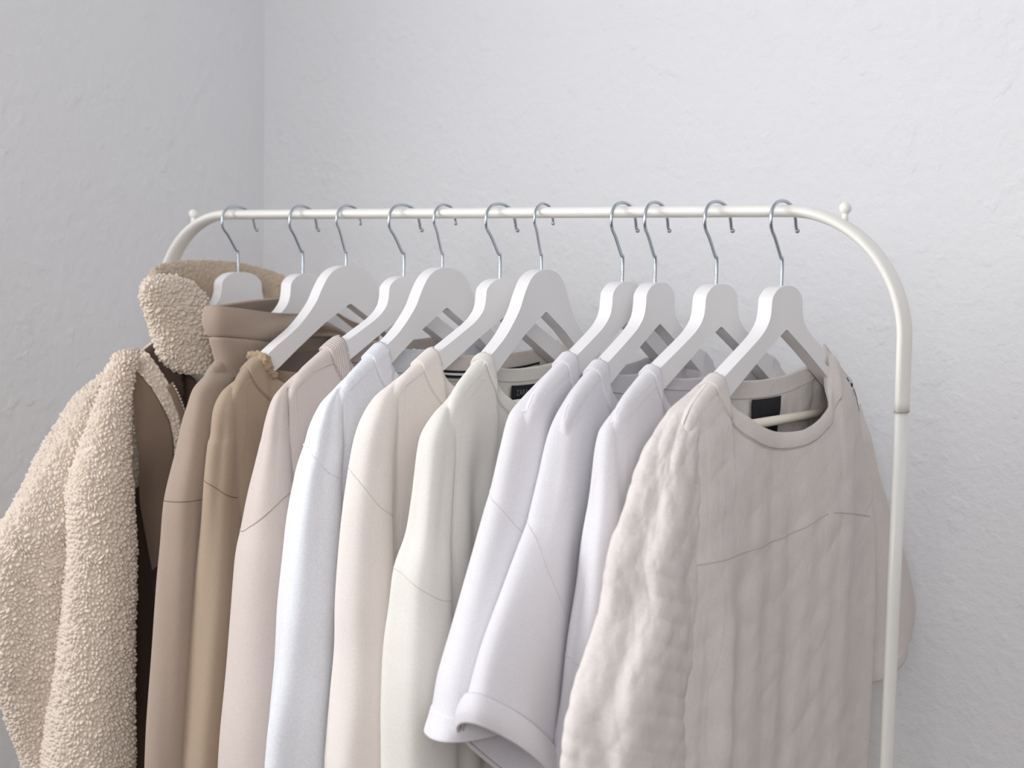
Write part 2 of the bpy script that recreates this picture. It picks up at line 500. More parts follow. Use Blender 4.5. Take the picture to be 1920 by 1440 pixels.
class Sleeve:
    """hanging sleeve: an oval tube whose outline follows L (and R), given as photo points on the sleeve's own vertical plane"""
    def __init__(s, L, xc, rb, ra=None, R=None, zb=.78, tilt=0., fold=.004, seed=1, start=0, tilt0=None, power=2.2, capr=.012, yin=-.145):
        L = np.array([onx(a, b, xc) for a, b in L]); L = L[np.argsort(-L[:, 1])]
        z = np.linspace(L[0, 1], L[-1, 1], 400); P = smooth_path(np.stack([L[:, 0], L[:, 1], 0 * L[:, 0]], 1), 400)
        o = np.argsort(-P[:, 1]); s.Lz = P[o, 1][::-1]; s.Ly = P[o, 0][::-1]
        sl = (L[-1, 0] - L[-2, 0]) / (L[-1, 1] - L[-2, 1])
        s.Lz = np.concatenate([[L[-1, 1] - 1], s.Lz]); s.Ly = np.concatenate([[L[-1, 0] - sl * .4], s.Ly])
        s.R = None; s.cam = Frame.cam
        if R is not None:
            R = np.array([onx(a, b, xc) for a, b in R]); R = R[np.argsort(R[:, 1])]; s.R = R
        s.xc = xc; s.rb = rb; s.ra = ra; s.zt = L[0, 1] if start == 0 else start; s.zb = zb; s.tilt = tilt; s.fold = fold
        s.ws = waves(seed, 6, 2, 5, 2.0); s.power = power; s.capr = capr; s.extra = None; s.mirror = 1.; s.xo = None; s.stepv = None; s.yin = yin; s.ramp = .06; s.body = None

    def pt(s, v, th, out=0.):
        """v 0..1 down, th 0..2pi (0 = towards the room, pi/2 = +x)"""
        z = s.zt + (s.zb - s.zt) * v
        ys = np.interp(z, s.Lz, s.Ly) - .002 * np.clip((z - 1.2) / .05, 0, 1)
        # horizontal direction of sight at this row
        rx, ry = s.xc - s.cam[0], ys - s.cam[1]; n = np.hypot(rx, ry); rx = np.abs(rx / n); ry = np.abs(ry / n)
        rb = s.rb(z) if callable(s.rb) else s.rb
        d = s.zt - z
        cap = np.sqrt(np.clip(1 - (1 - np.clip(d / s.capr, 0, 1)) ** 2, 0.0, 1))
        rb = rb * (1 - np.exp(-d / s.ramp)) * .92 + .011 * cap + .0004
        if s.R is not None:
            yr = np.interp(z, s.R[:, 1], s.R[:, 0]); h = np.maximum((yr - ys) / 2 * rx, .004); rb = np.minimum(rb, h * .95)
            ra = np.sqrt(np.maximum(h * h - (rb * ry) ** 2, (.35 * h) ** 2)) / rx
        else:
            ra = s.ra(z) if callable(s.ra) else s.ra
            q_ = np.maximum((s.yin - ys) / 2, .0005); ra = (q_ ** -5. + ra ** -5.) ** (-1 / 5.) + .0005
            h = np.sqrt((rb * ry) ** 2 + (ra * rx) ** 2)
        yc = ys + h / rx
        c, sn = np.cos(th), np.sin(th); p = 2 / s.power
        cy = np.sign(c) * np.abs(c) ** p; cx = np.sign(sn) * np.abs(sn) ** p
        amp = s.fold * np.clip(d / .1, 0, 1)
        f = 0
        for k, m, ph, a in s.ws: f = f + a * np.sin(round(abs(k)) * th + m * z + ph)
        f = 1 + (f / len(s.ws)) * amp / np.maximum(rb, .01) * 1.3
        if s.extra is not None: out = out + s.extra(v, th, z)
        y = yc - (ra * f + out) * cy
        x = s.xc + (rb * f + out) * cx
        if s.xo is not None: x = x + s.xo(z)
        tl = s.tilt(v) if callable(s.tilt) else s.tilt * sm(v * 1.2)
        zz = z - tl * (y - (yc - ra))
        if s.body is not None:
            t_ = -y * s.mirror; kk = .002
            xf = s.body.xat(t_, zz, 1) + .0002; xk = s.body.xat(t_, zz, -1) - .0002
            smax = lambda p, q: .5 * (p + q + np.sqrt((p - q) ** 2 + kk * kk))
            fr = sm((cx + .05) / .1)
            xb_ = s.body.x
            x = np.where(cx > 0, np.where(xf > xb_ - .03, smax(x, xf), x), np.where(xk < xb_ + .03, -smax(-x, -xk), x))
        return np.stack([x, y * s.mirror, zz], -1)

    def build(s, mat, parent, n=260, m=110, solid=.0016, name='sleeve', peb=None):
        v = np.linspace(0, 1, n) ** 1.15; th = np.linspace(0, 2 * np.pi, m, endpoint=False)
        V = s.pt(v[:, None] * np.ones(m)[None], th[None] * np.ones(n)[:, None])
        if peb:
            i = n // 2; j = int(m * .25); nn = np.cross(V[i + 2, j] - V[i - 2, j], V[i, j + 2] - V[i, j - 2])
            V = pebble(V, True, amp=peb, flip=1. if nn[0] > 0 else -1.)
        return mesh_np(name, V.reshape(-1, 3), grid_faces(n, m, True), mat, parent, True, 2e-5, solid)

    def ring(s, v0, v1, out, mat, parent, name='cuff', n=14, m=110, solid=.002, bulge=0.):
        v = np.linspace(v0, v1, n); th = np.linspace(0, 2 * np.pi, m, endpoint=False)
        o = out + bulge * np.sin(np.linspace(0, math.pi, n))[:, None]
        V = s.pt(v[:, None] * np.ones(m)[None], th[None] * np.ones(n)[:, None], o).reshape(-1, 3)
        return mesh_np(name, V, grid_faces(n, m, True), mat, parent, True, 0, solid)

    def seam(s, z0, z1, mat, parent, r=.0007, th0=-1.6, th1=2.2, out=.0006, name='shoulder_seam'):
        """seam line round the sleeve, from outline height z0 to height z1 on its far edge"""
        th = np.linspace(th0, th1, 70); q = np.where(th < -.9, 0, (1 - np.cos(np.maximum(th, -.9) + .9)) / 2)
        z = z0 + (z1 - z0) * q; v = (z - s.zt) / (s.zb - s.zt)
        return tube(name, s.pt(v, th, out), r, mat, parent, 6)


def zpx(px, py, x): return onx(px, py, x)[1]


def fn(*kv):
    zs = np.array([k for k, _ in kv][::-1]); vs = np.array([v for _, v in kv][::-1])
    if zs[0] > zs[-1]: zs = zs[::-1]; vs = vs[::-1]
    return lambda z: np.interp(z, zs, vs)


def pebble(V, wrap, cell=.0049, amp=.0032, flip=1., seed=3):
    """push a grid surface out into the rounded curls of a pile fabric"""
    if wrap: dj = np.roll(V, -1, 1) - np.roll(V, 1, 1)
    else: dj = np.gradient(V, axis=1)
    di = np.gradient(V, axis=0); N = np.cross(di, dj); N /= np.maximum(np.linalg.norm(N, axis=-1)[..., None], 1e-9)
    C = V.mean((0, 1)); P = V.reshape(-1, 3)
    w = np.stack([np.sin(P[:, 1] * 210 + P[:, 2] * 140), np.sin(P[:, 2] * 190 + P[:, 0] * 230 + 1), np.sin(P[:, 0] * 170 + P[:, 1] * 160 + 2)], 1) * cell * .35
    Q = (P + w) / cell * np.array([1, 1, .85]); B = np.floor(Q).astype(np.int64)
    F1 = np.full(len(Q), 9.); F2 = np.full(len(Q), 9.); size = np.zeros(len(Q))
    for dx in (-1, 0, 1):
        for dy in (-1, 0, 1):
            for dz in (-1, 0, 1):
                c = B + np.array([dx, dy, dz])
                h = (c[:, 0] * 73856093) ^ (c[:, 1] * 19349663) ^ (c[:, 2] * 83492791) ^ (seed * 2654435)
                r = []
                for k in range(4):
                    h = (h * 6364136223846793005 + 1442695040888963407) & 0x7fffffffffffffff; r.append(((h >> 33) & 0xffff) / 65535.)
                d = np.sqrt((c[:, 0] + r[0] - Q[:, 0]) ** 2 + (c[:, 1] + r[1] - Q[:, 1]) ** 2 + (c[:, 2] + r[2] - Q[:, 2]) ** 2)
                lt = d < F1; F2 = np.where(lt, F1, np.minimum(F2, d)); size = np.where(lt, r[3], size); F1 = np.where(lt, d, F1)
    h = (1 - np.exp(-(F2 - F1) / .22)) * (1 - .35 * F1 ** 2) * (.65 + .5 * size)
    return V + N * (flip * amp * (h.reshape(V.shape[:2]) - .4))[..., None]


def voro_disp(o, scale, strength, wob=True):
    t = bpy.data.textures.new('curls', 'VORONOI'); t.noise_scale = scale; t.noise_intensity = 1.2
    md = o.modifiers.new('curls', 'DISPLACE'); md.texture = t; md.strength = -strength; md.mid_level = .35; md.texture_coords = 'LOCAL'
    t2 = bpy.data.textures.new('tufts', 'CLOUDS'); t2.noise_scale = scale * 2.6
    m2 = o.modifiers.new('tufts', 'DISPLACE'); m2.texture = t2; m2.strength = strength * .35; m2.mid_level = .5; m2.texture_coords = 'LOCAL'


X1, X2, X3, X4, X5, X6, X7, X8, X9, X10, X11 = -.456, -.336, -.260, -.164, -.103, -.016, .0435, .154, .196, .272, .3485


def far_copy(sl, mat, parent, k=-.86, **kw):
    m0 = sl.mirror; sl.mirror = k; o = sl.build(mat, parent, n=90, m=48, **kw); sl.mirror = m0; return o


# ---- hangers
HG = [('A', X1, 'white wooden hanger inside the fluffy sherpa jacket, last at the left end of the rail'),
      ('A', X2, 'white wooden hanger rising out of the brown hood'),
      ('B', X3, 'white round-topped hanger whose bare arm slopes down into the camel sweatshirt'),
      ('A', X4, 'white wooden hanger holding the pinkish beige sweatshirt with the ribbed collar'),
      ('B', X5, 'white round-topped hanger holding the cool white knit sweater'),
      ('A', X6, 'white wooden hanger holding the pale cream sweatshirt with the striped neck tape'),
      ('B', X7, 'white round-topped hanger holding the off-white shirt with the lettered black label'),
      ('A', X8, 'white wooden hanger holding the short-sleeved tee whose plain hem hangs lowest left'),
      ('A', X9, 'white wooden hanger holding the tee with the turned-up sleeve cuff'),
      ('A', X10, 'white wooden hanger second from the right end, holding the thin-necked white tee'),
      ('A', X11, 'white wooden hanger nearest the right post, in the crumpled cotton blouse')]
for k, x, lab in HG: add_hanger(k, x, None, lab, math.radians({X2: 8, X3: 1.5, X5: 4, X7: 7, X8: 4, X9: 5}.get(x, 0)))


def garment(name, x, label, cat='sweatshirt', group=None):
    return empty(name, (x, 0, 1.34), label, cat, group)


# ---- 11 crumpled blouse in front
g = garment('blouse', X11, 'crumpled white cotton blouse with open shoulder zip, hanging nearest the right post', 'blouse')
b = Body(X11, .030, .022, .118, .072, .020, .0022, 11, .207, .064, .78, .020, 0., near_tn=.139)


def fold11(t, z, side):
    g1 = .011 * np.exp(-((t - .168) / .022) ** 2) * sm((1.24 - z) / .2)
    c2 = .190 + (z - .88) * .085
    g2 = .012 * np.exp(-((t + c2) / .020) ** 2) * sm((1.30 - z) / .12) - .022 * sm((-t - c2) / .014) * sm((1.29 - z) / .12)
    u = np.random.default_rng(5)
    c = 0
    for i in range(16):
        kx, kz = u.normal(0, 42), u.normal(0, 50); c = c + np.abs(np.sin(kx * t + kz * z + u.uniform(0, 6.3))) ** .8
    return (g1 + g2 if side > 0 else 0) + .0048 * (c / 16 - .63) * sm((1.34 - z) / .05) * 1.6


b.extra = fold11; b.fade = True; b.recess = 0.
b.build(M['linen'], g, 240, 300)
b.band(.016, M['linen'], g, .0010, .003, bulge=.001, stitch=M['st_linen'])
L11 = [(1250, 790), (1214, 850), (1184, 940), (1161, 1007), (1145, 1066), (1134, 1152), (1109, 1240), (1084, 1319), (1072, 1373), (1066, 1425)]
s = Sleeve([(1325, 712), (1300, 736), (1262, 772)] + L11, X11 - .012, fn((1.30, .018), (1.20, .026), (1.0, .034)), fn((1.30, .03), (1.2, .050), (1.05, .068), (.98, .076)), zb=.965, tilt=.12, fold=.007, seed=5)
s.body = b


def crum(v, th, z):
    u = np.random.default_rng(9); c = 0
    for i in range(14): c = c + np.abs(np.sin(u.integers(1, 7) * th + u.normal(0, 70) * z + u.uniform(0, 6.3))) ** .8
    return .008 * (c / 14 - .63) * np.clip(v * 7, 0, 1)


s.extra = crum
s.build(M['linen'], g, 300, 160)
s.ring(.95, 1.0, .0015, M['linen'], g)
LF = [(1652, 800), (1668, 880), (1696, 969), (1717, 1019), (1733, 1085), (1738, 1120), (1735, 1150), (1722, 1164)]
RFs = [onx(a, c, X11 + .02) for a, c in LF]
# far sleeve: outline given by its right edge
zt = 1.285; n, m = 150, 90
v = np.linspace(0, 1, n); th = np.linspace(0, 2 * np.pi, m, endpoint=False)
zf = zt + (.985 - zt) * v
zz_ = np.array([q[1] for q in RFs])[::-1]; yy_ = np.array([q[0] for q in RFs])[::-1]
yo = np.interp(zf, zz_, yy_) - .028
yi = np.interp(zf, [.98, 1.1, 1.29], [.255, .225, .19]); yo = np.maximum(yo, yi + .02)
rbf = np.interp(zf, [.98, 1.1, 1.25, 1.285], [.030, .026, .015, .002])
V = np.zeros((n, m, 3)); f_ = 1 + .08 * np.sin(3 * th[None] + 14 * zf[:, None]) + .05 * np.sin(5 * th[None] - 25 * zf[:, None])
V[..., 0] = X11 + .004 + rbf[:, None] * np.sin(th)[None] * f_
V[..., 1] = ((yo + yi) / 2)[:, None] + ((yo - yi) / 2)[:, None] * np.cos(th)[None]
V[..., 2] = zf[:, None] + .10 * v[:, None] * (np.cos(th)[None] * .5 - .5) * 0.4
mesh_np('sleeve', V.reshape(-1, 3), grid_faces(n, m, True), M['linen'], g, True, 0, .0016)
# zip at the far shoulder: loose back corner standing up behind the front corner
bk = smooth_path([(X11 + .004, .105, 1.352), (X11 + .001, .135, 1.338), (X11 + .004, .155, 1.322), (X11 + .009, .172, 1.308)], 40)
VV = np.stack([bk + np.array([0, 0, .006]), bk + np.array([.0035, -.004, -.004]), bk + np.array([.004, -.006, -.014])], 1)
mesh_np('zip_flap', VV.reshape(-1, 3), grid_faces(len(bk), 3), M['linen'], g, True, 0, .0025)
zp = b.pt(np.linspace(-.76, -.96, 40), np.linspace(.007, .016, 40), 1, .0008)
tube('zip', zp, .0007, M['dark'], g, 8)
bm = bmesh.new(); box_bm(bm, *[tuple(zp[9] - np.array([X11, 0, 1.34]) + np.array(q)) for q in ((-.001, -.0025, -.010), (.0025, .0025, .001))]); obj_bm('zip_slider', bm, M['dark'], g, bevel=.0008)
for pl in ([(1298, 1070), (1350, 1052), (1420, 1028), (1490, 1000), (1535, 975), (1556, 964)], [(1566, 961), (1600, 963), (1634, 968)]):
    tz = np.array([onx(a, c, X11 + .030) for a, c in pl]); P_ = smooth_path(np.stack([-tz[:, 0], tz[:, 1], 0 * tz[:, 0]], 1), 70)
    a_ = P_[:, 0] / (b.tip + b.flare * np.clip((1.27 - P_[:, 1]) / .45, 0, 1.2))
    tube('yoke_seam', b.pt(a_, b.topline(a_ * b.tip, 1)[0] - P_[:, 1], 1, .0008), .0008, M['st_linen'], g, 6)
b.patch(.16, -.16, .018, .060, -1, -.0035, M['black'], g, 'label')

# ---- 10 thin-necked white tee
g = garment('t_shirt', X10, 'plain white tee with a narrow neckband, directly behind the crumpled blouse', 't-shirt')
b = Body(X10, .020, .018, .132, .075, .020, .005, 21, .203, .030, .79, .015)
b.build(M['white_c'], g); b.band(.010, M['white_c'], g, stitch=M['st_white'])
L10 = [(1208, 708), (1192, 727), (1172, 750), (1138, 794), (1124, 829), (1113, 923), (1097, 1015), (1086, 1107), (1072, 1194), (1065, 1248), (1055, 1340), (1038, 1440)]
s = Sleeve(L10, X10 - .006, fn((1.3, .014), (1.1, .020), (.8, .024)), None, [(1158, 770), (1161, 840), (1164, 986), (1160, 1150), (1150, 1440)], zb=.86, fold=.005, seed=22)
s.body = b
s.build(M['white_c'], g); s.seam(zpx(1067, 1250, X10), zpx(1067, 1250, X10) - .02, M['st_white'], g); s.ring(.96, 1, .001, M['white_c'], g); far_copy(s, M['white_c'], g)

# ---- 9 tee with turned cuff
turn(X9, 5)
g = garment('t_shirt', X9, 'white tee with a wide short sleeve whose cuff is turned up', 't-shirt')
b = Body(X9, .016, .010, .128, .075, .022, .004, 31, .203, .030, .80, .013)
b.build(M['white_b'], g); b.band(.018, M['white_b'], g, stitch=M['st_white'])
L9 = [(1098, 704), (1085, 722), (1070, 742), (1044, 788), (1029, 829), (1013, 894), (995, 961), (989, 984), (967, 1040), (938, 1115), (905, 1202), (882, 1282), (868, 1350)]
s = Sleeve(L9, X9 - .006, fn((1.3, .013), (1.1, .020), (.95, .028)), fn((1.3, .028), (1.2, .050), (1.05, .078), (.98, .088)), zb=zpx(857, 1372, X9), tilt=.75, fold=.004, seed=32)
s.body = b
s.build(M['white_b'], g); s.seam(zpx(989, 982, X9), zpx(989, 982, X9) - .065, M['st_white'], g)
s.ring(.925, 1.01, .0035, M['white_b'], g, bulge=.003, solid=.003, name='turned_cuff'); far_copy(s, M['white_b'], g)

g.rotation_euler = (0, 0, Frame.yaw); turn(0, 0)
# ---- 8 tee
turn(X8, 4)
g = garment('t_shirt', X8, 'white tee with a plain stitched short sleeve hem, left of the turned-cuff tee', 't-shirt')
b = Body(X8, .014, .018, .118, .075, .022, .005, 41, .203, .030, .80, .014)
b.build(M['white_a'], g); b.band(.018, M['white_a'], g, stitch=M['st_white'])
L8 = [(1046, 684), (1028, 703), (1008, 723), (968, 767), (954, 794), (942, 842), (922, 923), (909, 965), (878, 1077), (847, 1190), (822, 1282), (811, 1348), (799, 1392)]
s = Sleeve(L8, X8 - .010, fn((1.3, .014), (1.1, .022), (.95, .028)), fn((1.3, .028), (1.2, .048), (1.05, .070), (.98, .078)), zb=zpx(799, 1396, X8 - .01), tilt=.05, fold=.004, seed=42)
s.body = b
s.build(M['white_a'], g); s.seam(zpx(922, 930, X8), zpx(922, 930, X8) - .055, M['st_white'], g)
s.ring(.94, 1.0, .0008, M['white_a'], g, name='sleeve_hem'); far_copy(s, M['white_a'], g)

g.rotation_euler = (0, 0, Frame.yaw); turn(0, 0)
# ---- 7 off white shirt with label
turn(X7, 7)
g = garment('long_sleeved_shirt', X7, 'off-white long-sleeved shirt with a bound round neck and lettered black neck label', 'shirt')
b = Body(X7, .024, .020, .130, .080, .024, .005, 51, .205, .050, .80, .020)
b.build(M['offwhite'], g); b.band(.012, M['offwhite'], g, .0014, .003, bulge=.0012, stitch=M['st_offwhite'])
L7 = [(872, 709), (856, 730), (838, 754), (818, 777), (797, 812), (788, 846), (779, 923), (767, 1007), (746, 1077), (737, 1152), (727, 1236), (723, 1340), (723, 1440)]
R7 = [(800, 700), (815, 780), (827, 840), (833, 1000), (836, 1130), (843, 1240), (846, 1440)]
s = Sleeve(L7, X7 - .008, fn((1.3, .016), (1.1, .021), (.8, .025)), None, [(850, 770), (848, 840), (842, 930), (838, 1000), (838, 1130), (845, 1240), (850, 1440)], zb=.80, fold=.005, seed=53)
s.body = b
s.build(M['offwhite'], g); s.seam(zpx(747, 1084, X7), zpx(747, 1084, X7) - .035, M['st_offwhite'], g); far_copy(s, M['offwhite'], g)
lb = b.patch(.22, -.20, .017, .047, -1, -.0035, M['black'], g, 'label')
def text(body, size, loc, par):
    # lettering faces +x (towards the neck opening), reads along +y
    cu = bpy.data.curves.new('lettering', 'FONT'); cu.body = body; cu.size = size; cu.extrude = .0001; cu.align_x = 'LEFT'; cu.space_character = 1.25
    o = bpy.data.objects.new('lettering', cu); sc.collection.objects.link(o)
    dg = bpy.context.evaluated_depsgraph_get(); me = bpy.data.meshes.new_from_object(o.evaluated_get(dg)); bpy.data.objects.remove(o)
    me.transform(Matrix(((0, 0, 1, loc[0]), (1, 0, 0, loc[1]), (0, 1, 0, loc[2]), (0, 0, 0, 1))))
    me.materials.clear(); me.materials.append(M['grey']); t = bpy.data.objects.new('lettering', me); sc.collection.objects.link(t); t.parent = par
pm = b.pt(np.array([.17]), np.array([.029]), -1, -.0035)[0]
text('ZARA', .0095, (pm[0] - X7 + .0012, pm[1] + .0, pm[2] - 1.34), lb)

g.rotation_euler = (0, 0, Frame.yaw); turn(0, 0)
# ---- 6 cream sweatshirt with striped tape
g = garment('sweatshirt', X6, 'pale cream sweatshirt with black and white striped tape inside the back neck', 'sweatshirt')
b = Body(X6, .026, .024, .125, .075, .014, .005, 61, .203, .030, .79, .020)
b.build(M['cream'], g); b.band(.028, M['cream'], g, .0010, .003, stitch=M['st_cream'])
for k, (dd, mt_) in enumerate(((.016, 'black'), (.0185, 'wood'), (.0215, 'black'))):
    b.patch(.52, -.50, dd, dd + .003, -1, -.004, M[mt_], g, 'neck_tape', 30)
L6 = [(795, 672), (780, 685), (758, 703), (735, 721), (707, 746), (686, 780), (672, 819), (660, 878), (650, 944), (642, 1027), (635, 1132), (633, 1227), (625, 1319), (615, 1440)]
s = Sleeve(L6, X6 - .006, fn((1.3, .017), (1.1, .025), (.8, .028)), None, [(745, 770), (740, 850), (738, 957), (742, 1090), (750, 1250), (758, 1440)], zb=.79, fold=.006, seed=62)
s.body = b
s.build(M['cream'], g); s.seam(zpx(660, 880, X6), zpx(660, 880, X6) - .055, M['st_cream'], g); far_copy(s, M['cream'], g)

# ---- 5 cool white knit
turn(X5, 4)
g = garment('sweater', X5, 'cool white knitted sweater with a ragged-edged neckband, left of the cream sweatshirt', 'sweater')
b = Body(X5, .022, .014, .122, .070, .012, .005, 71, .205, .050, .79, .018)
b.build(M['coolwhite'], g); b.band(.026, M['coolwhite'], g, .0012, .0035, wave_amp=.0022, stitch=M['st_white'])
L5 = [(693, 673), (668, 694), (644, 716), (625, 736), (606, 760), (589, 798), (578, 840), (562, 890), (546, 973), (537, 1048), (525, 1152), (517, 1257), (504, 1361), (498, 1440)]
s = Sleeve(L5, X5 - .006, fn((1.3, .015), (1.1, .021), (.8, .026)), None, [(640, 750), (640, 830), (634, 894), (633, 1048), (638, 1227), (640, 1440)], zb=.79, fold=.005, seed=72)
s.body = b
s.build(M['coolwhite'], g); s.seam(zpx(576, 841, X5), zpx(576, 841, X5) - .035, M['coolwhite'], g, .0014); far_copy(s, M['coolwhite'], g)

g.rotation_euler = (0, 0, Frame.yaw); turn(0, 0)
# ---- 4 pinkish beige
g = garment('sweatshirt', X4, 'pinkish beige sweatshirt with a wide ribbed collar, right of the camel one', 'sweatshirt')
b = Body(X4, .025, .024, .118, .075, .010, .006, 81, .203, .030, .79, .022, .002)
b.build(M['pinkbeige'], g); b.band(.024, M['pinkbeige_rib'], g, .0016, .0035, bulge=.001, stitch=M['st_pinkbeige'])
b.line(np.linspace(.53, .85, 12), np.linspace(.028, .008, 12), 1, .0006, M['st_pinkbeige'], g, 'shoulder_seam', .0006)
L4 = [(604, 667), (590, 678), (570, 693), (547, 711), (519, 742), (506, 777), (495, 829), (492, 840), (471, 923), (456, 1002), (446, 1057), (437, 1173), (429, 1277), (419, 1382), (415, 1440)]
s = Sleeve(L4, X4 - .008, fn((1.3, .018), (1.1, .024), (.8, .027)), None, [(540, 770), (545, 830), (553, 950), (560, 1060), (562, 1200), (558, 1440)], zb=.79, fold=.007, seed=83)
s.body = b
s.build(M['pinkbeige'], g); s.seam(zpx(456, 1008, X4), zpx(456, 1008, X4) + .05, M['st_pinkbeige'], g, .0008); far_copy(s, M['pinkbeige'], g)

# ---- 3 camel
turn(X3, 1.5)
g = garment('sweatshirt', X3, 'camel brown sweatshirt with rough terry loops showing at the turned neck edge', 'sweatshirt')
b = Body(X3, .022, .022, .158, .060, .030, .005, 91, .205, .050, .79, .018)
b.build(M['camel'], g); b.band(.024, M['camel'], g, .0010, .003, stitch=M['st_camel'])
tr = []
for sd, ph in ((-1, 1.15), (-1, 1.35), (-1, 1.5), (1, 1.5), (1, 1.38), (1, 1.25), (1, 1.12)):
    t_, z_ = b.edge(np.array([ph]), sd, .003); tr.append(b.on(t_, z_, sd, .0035)[0] + np.array([0, 0, .004]))
o = tube('turned_edge', smooth_path(tr, 90), .0062, M['camelfluff'], g, 28); voro_disp(o, .0045, .0035)
L3 = [(450, 710), (434, 722), (417, 739), (403, 770), (396, 819), (390, 840), (383, 898), (377, 986), (365, 1098), (354, 1215), (342, 1340), (333, 1440)]
s = Sleeve(L3, X3 - .008, fn((1.3, .015), (1.1, .021), (.8, .026)), None, [(446, 770), (444, 850), (442, 930), (449, 1010), (455, 1100), (450, 1250), (440, 1440)], zb=.79, fold=.005, seed=92)
s.body = b
s.build(M['camel'], g); s.seam(zpx(383, 900, X3), zpx(383, 900, X3) - .025, M['st_camel'], g); far_copy(s, M['camel'], g)

g.rotation_euler = (0, 0, Frame.yaw); turn(0, 0)
# ---- 2 hoodie
turn(X2, 8)
g = garment('hoodie', X2, 'brown hoodie with its hood slumped open around the hanger', 'hoodie')
b = Body(X2, .018, .028, .135, .055, .02, .006, 101, .203, .030, .79, .022, .001)
b.extra = lambda t, z, side: (-.034 * sm((1.27 - z) / .1) if side > 0 else 0 * z)
b.build(M['hoodie'], g)
L2 = [(400, 700), (382, 712), (365, 733), (354, 767), (344, 801), (333, 850), (312, 940), (304, 1027), (296, 1111), (287, 1236), (277, 1361), (273, 1440)]
R2 = [(399, 753), (375, 810), (367, 840), (354, 965), (337, 1132), (321, 1340), (318, 1440)]
s = Sleeve(L2, X2 + .004, fn((1.3, .014), (1.1, .015), (.8, .014)), fn((1.3, .026), (1.2, .032), (1.05, .027), (.9, .027)), zb=.79, fold=.003, seed=102)
s.body = b
s.build(M['hoodie'], g); s.seam(zpx(312, 942, X2), zpx(312, 942, X2) + .002, M['st_hoodie'], g); far_copy(s, M['hoodie'], g)
b.line(np.array([.60, .64, .72, .84]), np.array([.004, .03, .07, .12]), 1, .0007, M['st_hoodie'], g, 'raglan_seam', .0006)
# hood: a drooping ring round the hanger, its rim a doubled band
n, m = 90, 220
v = np.linspace(0, 1, n)[:, None]; th = np.linspace(0, 2 * np.pi, m, endpoint=False)[None]
near = np.cos(th); frt = np.sin(th)                  # +1 towards the room / towards the camera side
yh = -.182 * near - .006
top = 1.381 + .003 * np.sin(3 * th + .5) - .006 * frt - np.where(frt > 0, sm((yh + .045) / .16), 0) * .062 - np.where(frt <= 0, sm((yh - .02) / .15), 0) * .03
bot = np.where(near > 0, 1.296 + .046 * sm((yh + .182) / .13), 1.342 - .03 * sm((yh) / .13)) - .035 * sm(-frt * 1.3 + .25)
zz = top + (bot - top) * v
dd_ = top - zz
rim = .036                                            # width of the rim band
prof = .0035 * np.sin(np.clip(dd_ / rim, 0, 1) * math.pi) - .006 * np.clip((dd_ - rim) / .05, 0, 1) - .0022 * np.exp(-((dd_ - rim) / .0022) ** 2)
rbx = .033 + prof * 1.6 + .003 * np.sin(2 * th + 9 * v + 1)
cy_ = np.sign(near) * np.abs(near) ** .85
xx = X2 + .004 + rbx * np.sign(frt) * np.abs(frt) ** .8
yy = -(.186 + prof - .008 * v) * cy_ - .006 + .012 * sm(v) * (near > 0) * near
V = np.stack([np.broadcast_to(xx, (n, m)), np.broadcast_to(yy, (n, m)), np.broadcast_to(zz, (n, m))], -1)
mesh_np('hood', V.reshape(-1, 3), grid_faces(n, m, True), M['hoodie'], g, True, 0, .0045)
# stitched line under the rim band
dr = top[0] - rim; vr = np.clip((dr - top[0]) / (bot[0] - top[0]), 0, 1)
idx = np.clip((vr * (n - 1)).astype(int), 0, n - 1)
ring = np.array([V[idx[j], j] for j in range(m)]); ring[:, 2] = dr; ring[:, 0] += .0022 * np.sign(frt[0]); ring[:, 1] -= .002 * near[0]
keep = [j for j in range(m) if bot[0][j] < dr[j] - .004 and -3.0 < 0 and (th[0][j] < 2.2 or th[0][j] > 5.2)]
keep.sort(key=lambda j: (th[0][j] + 1.2) % (2 * np.pi))
tube('hood_seam', ring[keep], .0007, M['st_hoodie'], g, 6)

g.rotation_euler = (0, 0, Frame.yaw); turn(0, 0)
# ---- 1 sherpa jacket
g = garment('sherpa_jacket', X1, 'fluffy cream sherpa jacket with smooth brown yoke, at the left end of the rail', 'jacket')
b = Body(X1, .042, .036, .125, .10, .01, .006, 111, .203, .030, .79, .030, .002)
b.extra = lambda t, z, side: (-.032 * sm((1.22 - z) / .1) if side > 0 else 0 * z)
o = b.build(M['sherpa'], g, 400, 520, 0, peb=.0040)
SA = [(252, 655), (222, 662), (206, 690), (190, 740), (168, 800), (145, 860), (127, 923), (121, 1048), (104, 1215), (92, 1319), (79, 1440)]
RA = [(262, 655), (252, 700), (243, 760), (244, 860), (252, 1000), (250, 1110), (246, 1215), (244, 1440)]
s = Sleeve(SA, X1 + .030, fn((1.3, .020), (1.2, .032), (1.0, .040), (.8, .044)), None, RA, zb=.79, fold=.003, seed=112, power=2.3)
s.body = b
o = s.build(M['sherpa'], g, 700, 380, 0, peb=.0052)
SB = [(225, 668), (184, 711), (149, 742), (115, 798), (83, 850), (58, 902), (29, 957), (0, 1010), (-16, 1090), (-18, 1180), (-14, 1260), (0, 1298), (25, 1382), (42, 1430)]
s = Sleeve(SB, X1 - .030, fn((1.3, .020), (1.2, .030), (1.0, .038), (.8, .036)), fn((1.32, .02), (1.2, .055), (1.05, .085), (.95, .085), (.85, .06)), zb=.80, fold=.010, seed=113)
s.body = b
o = s.build(M['sherpa'], g, 640, 440, 0, name='sleeve', peb=.0052)
s.mirror = -.8; far = s.build(M['sherpa'], g, 90, 48)
